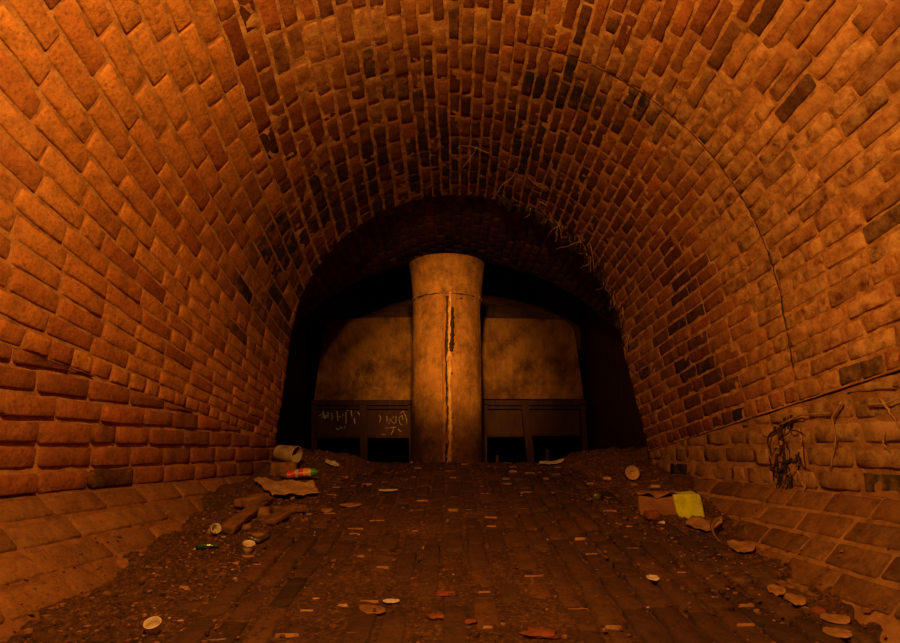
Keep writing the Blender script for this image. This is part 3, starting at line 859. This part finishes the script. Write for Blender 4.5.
# food packet
p = at(299, 473.5, 3.02)
pk = empty('food_packet', (p.x, p.y, ground(p.x, p.y)))
ax = Vector((1, .12, .10)).normalized(); a = ax.cross(Vector((0, 0, 1))).normalized(); b = a.cross(ax)
def pillow(t0, t1, n):
    rows = []
    for i in range(n + 1):
        t = lerp(t0, t1, i / n); w = .030 * (1 - abs(2 * t - 1) ** 5 * .5); h = .022 * max(.10, (1 - abs(2 * t - 1) ** 7))
        row = []
        for k in range(20):
            q = 2 * math.pi * k / 20
            q_ = p + ax * (t - .5) * .20 + a * w * math.cos(q) + b * (h * math.sin(q))
            row.append(q_ + Vector((1, 1, 1)) * .005 * nz(q_.x * 40, q_.y * 40, q_.z * 40) + b * .004 * nz(t * 14, q))
        rows.append(row)
    mb = MB(); mb.grid(rows, closed=True); return mb
for t0, t1, m, nm, lb in ((.0, .24, 'stone', 'end_fold', 'brown crumpled end'), (.24, .42, 'redp', 'red_band', None), (.42, .50, 'whitepaper', 'white_band', None), (.50, .62, 'redp', 'red_band', None), (.62, .82, 'orangep', 'orange_band', None), (.82, 1.0, 'grn', 'green_band', None)):
    o_ = local(pillow(t0, t1, 6), nm, M[m], pk)
    if lb: o_['label'] = lb
tag(pk, 'crumpled food packet with red, white, orange and green bands', 'packet')

def place_rock(px, py, wpx, hpx, name, m, label, cat, group=None, rot=0., flat=.6, seed=None, depth=1.0, amp=.28, sub=8):
    q = hit(px, py + hpx * .35); k = q.length / F_PX
    sx, sz = wpx * k, hpx * k * flat * 1.2
    mb = MB(); mb.rock((q.x, q.y, q.z + sz * .28), sx, sx * depth, sz, seed if seed is not None else px * .13 + py, amp, math.radians(rot), sub)
    return tag(mb.build(name, m if not isinstance(m, str) else M[m], smooth=sub > 6, loc=q), label, cat, group)
# broken slabs and a plank by the left footing
def plank(p0, p1, w, t, name, m, label, cat, lift=.01, roll=0):
    a, b = hit(*p0), hit(*p1); a.z += lift; b.z += lift
    d = (b - a); L = d.length; ang = math.atan2(d.y, d.x); tilt = math.asin(d.z / L)
    rot = Matrix.Rotation(ang, 3, 'Z') @ Matrix.Rotation(-tilt, 3, 'Y') @ Matrix.Rotation(math.radians(roll), 3, 'X')
    mb = MB(); mb.box((a + b) / 2, L, w, t, rot, .008, .2, seed=p0[0])
    return tag(mb.build(name, M[m], loc=(a + b) / 2), label, cat)
plank((226, 536), (268, 504), .05, .026, 'wooden_plank', 'wood', 'dark rotten plank slanting down off the left footing', 'plank', .022, 14)
plank((240, 511), (262, 505), .075, .03, 'broken_slab', 'stone', 'brown slab chunk topmost against the left footing', 'slab', .03)
place_rock(258, 512, 22, 15, 'broken_slab', 'stone', 'rounded brown stone slab beside the rotten plank', 'slab', depth=.8, seed=4.2)
plank((271, 514), (303, 513), .07, .028, 'broken_slab', 'wood', 'flat dark slab lying right of the rounded stone', 'slab', .016)
plank((266, 526), (284, 518), .06, .02, 'broken_slab', 'wood', 'small dark slab tilted below the flat dark one', 'slab', .014)
place_rock(246, 527, 10, 9, 'stone', 'stone', 'brown stone below the rotten plank', 'stone')
place_rock(258, 535, 13, 7, 'stone', 'stone', 'flat brown stone above the curved metal strip', 'stone')
place_rock(292, 497, 6, 5, 'stone', 'pale', 'small pale stone just below the crumpled sheet', 'stone')
# foam cup, lid, jar
def cup(px, py, r, h, axis, name, label, cat, m='white', lift=0.):
    q = hit(px, py); root = empty(name, q); ax = Vector(axis).normalized()
    o = q + Vector((0, 0, r * .75 + lift)) - ax * h * .5
    wob = lambda a, hh: .05 * math.sin(2 * a + 1) + .04 * nz(a * 2, hh * 30, px)
    mb = MB(); mb.lathe([(0, 0), (r * .72, 0), (r * .8, h * .06), (r * .93, h * .6), (r, h * .93), (r * 1.06, h * .96), (r * 1.05, h), (r * .94, h * .99), (r * .85, h * .5), (r * .7, h * .1), (0, h * .09)], o, ax, 24, wob=wob)
    local(mb, 'cup_wall', M[m], root)
    return tag(root, label, cat)
cup(213, 535, .018, .036, (.7, -.5, .45), 'foam_cup', 'small white foam cup on the left footing', 'cup')
cup(248, 552, .020, .028, (.2, -.3, 1), 'foam_cup', 'broken white cup base on the dirt under the metal strip', 'cup')
cup(152, 633, .017, .026, (.1, -.55, .9), 'foam_cup', 'white cup with reddish mouth, nearest on the left dirt', 'cup')
mb = MB()
pts = [hit(x, y) + Vector((0, 0, .014)) for x, y in ((249, 541), (254, 544), (259, 545), (264, 543), (270, 539))]
rows = [[q + Vector((0, 0, .010)), q + Vector((.0, -.012, .0)), q + Vector((0, -.004, -.010)), q + Vector((0, .008, .004))] for q in pts]
ids = mb.grid(rows, closed=True); mb.face(ids[0]); mb.face(ids[-1][::-1])
tag(mb.build('metal_strip', M['darkmetal'], loc=pts[2]), 'curved dark shiny metal strip above the broken white cup', 'metal strip')
q = hit(207, 549)
mb = MB(); a_ = Vector((1, .15, .0)).normalized()
mb.lathe([(0, -.034), (.007, -.034), (.010, -.028), (.010, .004), (.005, .016), (.0045, .03), (.006, .034), (0, .034)], q + Vector((0, 0, .007)), a_, 18)
tag(mb.build('glass_bottle', M['glassgreen'], loc=q), 'small dark green bottle lying on the left dirt', 'bottle')

# cardboard box with a yellow bag
a, b = hit(638, 517), hit(702, 514)
zt0 = at(640, 495, a.y + .05).z
base = (a + b) / 2
bx = empty('cardboard_box', base)
d = (b - a); L = d.length; ang = math.atan2(d.y, d.x); rot = Matrix.Rotation(ang, 3, 'Z')
H = .088
up = Vector((0, 0, 1)); fx = rot @ Vector((1, 0, 0)); fy = rot @ Vector((0, 1, 0))
mb = MB(); mb.box(base + fx * (-L * .18) + fy * .07 + up * (H / 2 - .01), L * .62, .14, H, rot, .014, .12, seed=3)
local(mb, 'carton', M['card'], bx)
mb = MB()
mb.sheet(lambda u, v: base + fx * (lerp(-.49, .16, u) * L) + fy * (lerp(-.005, .15, v)) + up * (H - .008 + .012 * nz(u * 5, v * 3, 4) - .03 * sm(v, .2, .0) * nz(u * 3, 2)), 22, 8, .004)
local(mb, 'flap', M['card'], bx)
mb = MB(); mb.box(base + fx * (L * .30) + fy * .065 + up * (H / 2 - .006), L * .36, .15, H * .98, rot, .028, .12, seed=8)
local(mb, 'yellow_wrapper', M['yellow'], bx)['label'] = 'bright yellow plastic wrapper on the right end'
mb = MB()
mb.tube([base + fx * (L * .47) + fy * .0 + up * (.03 + .02 * k) + fx * (.012 * math.sin(k * 2.1)) for k in range(4)], .008, .003, 6)
local(mb, 'wrapper_tail', M['yellow'], bx)
tag(bx, 'crushed cardboard box with yellow plastic wrapper by the right footing', 'box')
place_rock(653, 514, 14, 12, 'brick_chunk', 'brickchip', 'rounded reddish brick chunk against the front of the cardboard box', 'brick')
# rubber hoop
q = hit(733, 541); hp = MB()
ctr = q + Vector((0, .02, .030))
rows = []
for k in range(33):
    t = lerp(math.radians(110), math.radians(385), k / 32)
    d_ = Vector((math.cos(t) * .060, .030 * math.sin(t), math.sin(t) * .046))
    p = ctr + d_; n_ = d_.normalized()
    w = Vector((.2, .9, .25)).normalized()
    rows.append([p + n_ * .004 - w * .014, p + n_ * .004 + w * .014, p - n_ * .004 + w * .014, p - n_ * .004 - w * .014])
ids = hp.grid(rows, closed=True); hp.face(ids[0]); hp.face(ids[-1][::-1])
tag(hp.build('rubber_hoop', M['rubber'], loc=q), 'open loop of grimy rubber strip by the right footing', 'hoop')
def leaf(px, py, wpx, hpx, label, rot=0., m='leaf', name='dead_leaf', cat='leaf', curl=.35, group=None):
    q = hit(px, py); k = q.length / F_PX; Lw, Lh = wpx * k * .5, hpx * k * 1.1
    cr_, sr_ = math.cos(math.radians(rot)), math.sin(math.radians(rot))
    def fn(u, v):
        s_ = (u - .5) * 2; w = max(.04, (1 - s_ * s_) ** .6) * (1 + .25 * nz(u * 5 + px, v * 3))
        x, y = s_ * Lw, (v - .5) * 2 * Lh * w
        z = .55 * (curl * Lh * ((v - .5) * 2) ** 2 * .6 + .2 * Lh * s_ * s_ + .35 * Lh * (nz(u * 5, v * 5, px) + .4) + .3 * Lh * v)
        X, Yy = x * cr_ - y * sr_, x * sr_ + y * cr_
        return Vector((q.x + X, q.y + Yy, ground(q.x + X, q.y + Yy) + .003 + .6 * z))
    mb = MB(); mb.sheet(fn, 14, 8, .0025)
    return tag(mb.build(name, M[m], loc=q), label, cat, group)
leaf(705, 528, 30, 12, 'long pale peeling scrap left of the rubber hoop', -12, name='bark_scrap', cat='scrap')
leaf(742, 550, 20, 13, 'broad pale brown leaf below the rubber hoop', -25)
leaf(735, 546, 7, 7, 'small curled leaf beside the broad pale one', 20, 'pale')
leaf(777, 594, 13, 9, 'brown leaf uppermost in the right gutter', -30)
leaf(796, 603, 14, 9, 'crumpled reddish brown leaf in the right gutter above the brick bit', -15)
place_rock(819, 611, 10, 8, 'brick_chunk', 'brickchip', 'small orange brick bit between the leaves of the right gutter', 'brick')
leaf(836, 623, 20, 7, 'long flat leaf lying along the right gutter', -12)
leaf(838, 637, 20, 7, 'pale folded leaf nearest the bottom of the right gutter', -8)
leaf(785, 588, 10, 7, 'dark leaf beside the uppermost brown leaf', 30, 'stone')
leaf(662, 525, 6, 2, 'tiny pale scrap on the floor before the cardboard box', 5, 'whitepaper', 'paper_scrap', 'scrap')
# tin end
q = hit(633, 481); tn = empty('tin_can', q); ax = Vector((-.12, -1, .18)).normalized(); o = q + Vector((0, .02, .036))
mb = MB(); mb.lathe([(0, -.03), (.034, -.03), (.035, .03), (.037, .034), (.035, .037), (.031, .035), (.030, .026)], o, ax, 28); local(mb, 'can_wall', M['tin'], tn)
mb = MB(); mb.lathe([(.0305, .027), (.014, .025), (.012, .016), (0, .015)], o, ax, 28); local(mb, 'can_end', M['tin'], tn)
tag(tn, 'tarnished tin facing out on the dirt beside the right wall end', 'tin')
place_rock(607, 478, 8, 5, 'stone', 'pale', 'pale stone left of the tarnished tin', 'stone')
place_rock(655, 487, 9, 5, 'stone', 'pale', 'flat pale stone below the tarnished tin near the right wall', 'stone')
place_rock(634, 485, 7, 5, 'stone', 'stone', 'brown stone right under the tarnished tin', 'stone')
place_rock(596, 495, 9, 10, 'stone', 'darkmetal', 'dark upright lump on the floor left of the cardboard box', 'stone')
# pale papers and sticks near the crest
leaf(552, 465, 24, 6, 'white crumpled paper on the floor crest right of the column', 6, 'whitepaper', 'paper_scrap', 'scrap', 1.2)
leaf(388, 492, 18, 3, 'white torn paper on the floor left of centre', 8, 'whitepaper', 'paper_scrap', 'scrap', .8)
leaf(653, 581, 11, 5, 'white forked paper scrap on the right of the brick floor', 20, 'whitepaper', 'paper_scrap', 'scrap', .6)
leaf(391, 604, 15, 3, 'white scrap in front near the brick chips', 3, 'whitepaper', 'paper_scrap', 'scrap', .4)
leaf(332, 466, 13, 6, 'pale crumpled scrap near the crest left of the stick', 10, 'whitepaper', 'paper_scrap', 'scrap', 1.0)
leaf(350, 507, 20, 5, 'brown flattened leaf on the floor below the torn paper', 0, 'leaf')
leaf(327, 512, 11, 5, 'small tan leaf beside the brown flattened one', 0, 'leaf')
leaf(372, 613, 26, 7, 'large brown leaf at the front left of the brick chips', -20, 'stone')
leaf(507, 485, 9, 2.5, 'small orange chip shaped scrap right of centre near the crest', 0, 'leaf', 'paper_scrap', 'scrap', .3)
leaf(546, 480, 6, 4, 'small tan scrap below the white crumpled paper', 0, 'leaf', 'paper_scrap', 'scrap', .3)
a, b = hit(386, 462), hit(412, 464)
mb = MB(); mb.tube([a.lerp(b, k / 8) + Vector((0, 0, .012 + .004 * nz(k, 3))) for k in range(9)], .009, .006, 7)
tag(mb.build('wooden_stick', M['pale'], loc=a), 'pale stick lying on the crest left of the column', 'stick')
for (px, py, w, h, lb) in ((446, 591, 17, 9, 'orange red brick chip uppermost in the front middle'), (438, 614, 20, 10, 'brown red brick chip below the uppermost one'),
                           (470, 619, 11, 13, 'narrow red brick chip right of the brown one'), (541, 630, 28, 13, 'largest red brick chip at the bottom right of centre'),
                           (316, 598, 6, 4, 'tiny pale chip at the front left of the floor'), (343, 604, 10, 5, 'tan chip left of the white scrap')):
    place_rock(px, py, w, h, 'brick_chip', 'brickchip' if 'red' in lb else 'pale', lb, 'brick chip', 'brick chips on the front floor', rot=U(-20, 20), flat=.22, depth=.7, amp=.7)

# ------------------------------------------------------------------ light and camera
w = bpy.data.worlds.new('World'); scene.world = w; w.use_nodes = True
w.node_tree.nodes['Background'].inputs[0].default_value = (0, 0, 0, 1)
w.node_tree.nodes['Background'].inputs[1].default_value = 0
LC = (1.0, .56, .14)
def lamp(name, kind, loc, energy, size, colr=LC):
    l = bpy.data.lights.new(name, kind); l.energy = energy; l.color = colr; l.shadow_soft_size = size
    o = bpy.data.objects.new(name, l); col.objects.link(o); o.location = loc
    return o
lamp('lantern_light', 'POINT', (-.24, .38, 1.14), 108, .04)
sp = lamp('torch_light', 'SPOT', (-.02, .7, 1.2), 540, .05)  # added spot with no visible source, brightens the column and panels
sp.data.spot_size = math.radians(26); sp.data.spot_blend = .9
tgt = Vector((.0, 6.0, .85))
sp.rotation_euler = (tgt - sp.location).to_track_quat('-Z', 'Y').to_euler()

cam = bpy.data.cameras.new('camera'); cam.sensor_width = 36; cam.lens = F_PX / 900 * 36; cam.clip_start = .02
co = bpy.data.objects.new('camera', cam); col.objects.link(co)
co.location = (0, 0, 0); co.rotation_euler = (math.pi / 2 + PITCH, 0, 0)
scene.camera = co
vs = scene.view_settings
vs.view_transform = 'Standard'; vs.look = 'None'; vs.gamma = 1; vs.use_curve_mapping = False
vs.exposure = 0
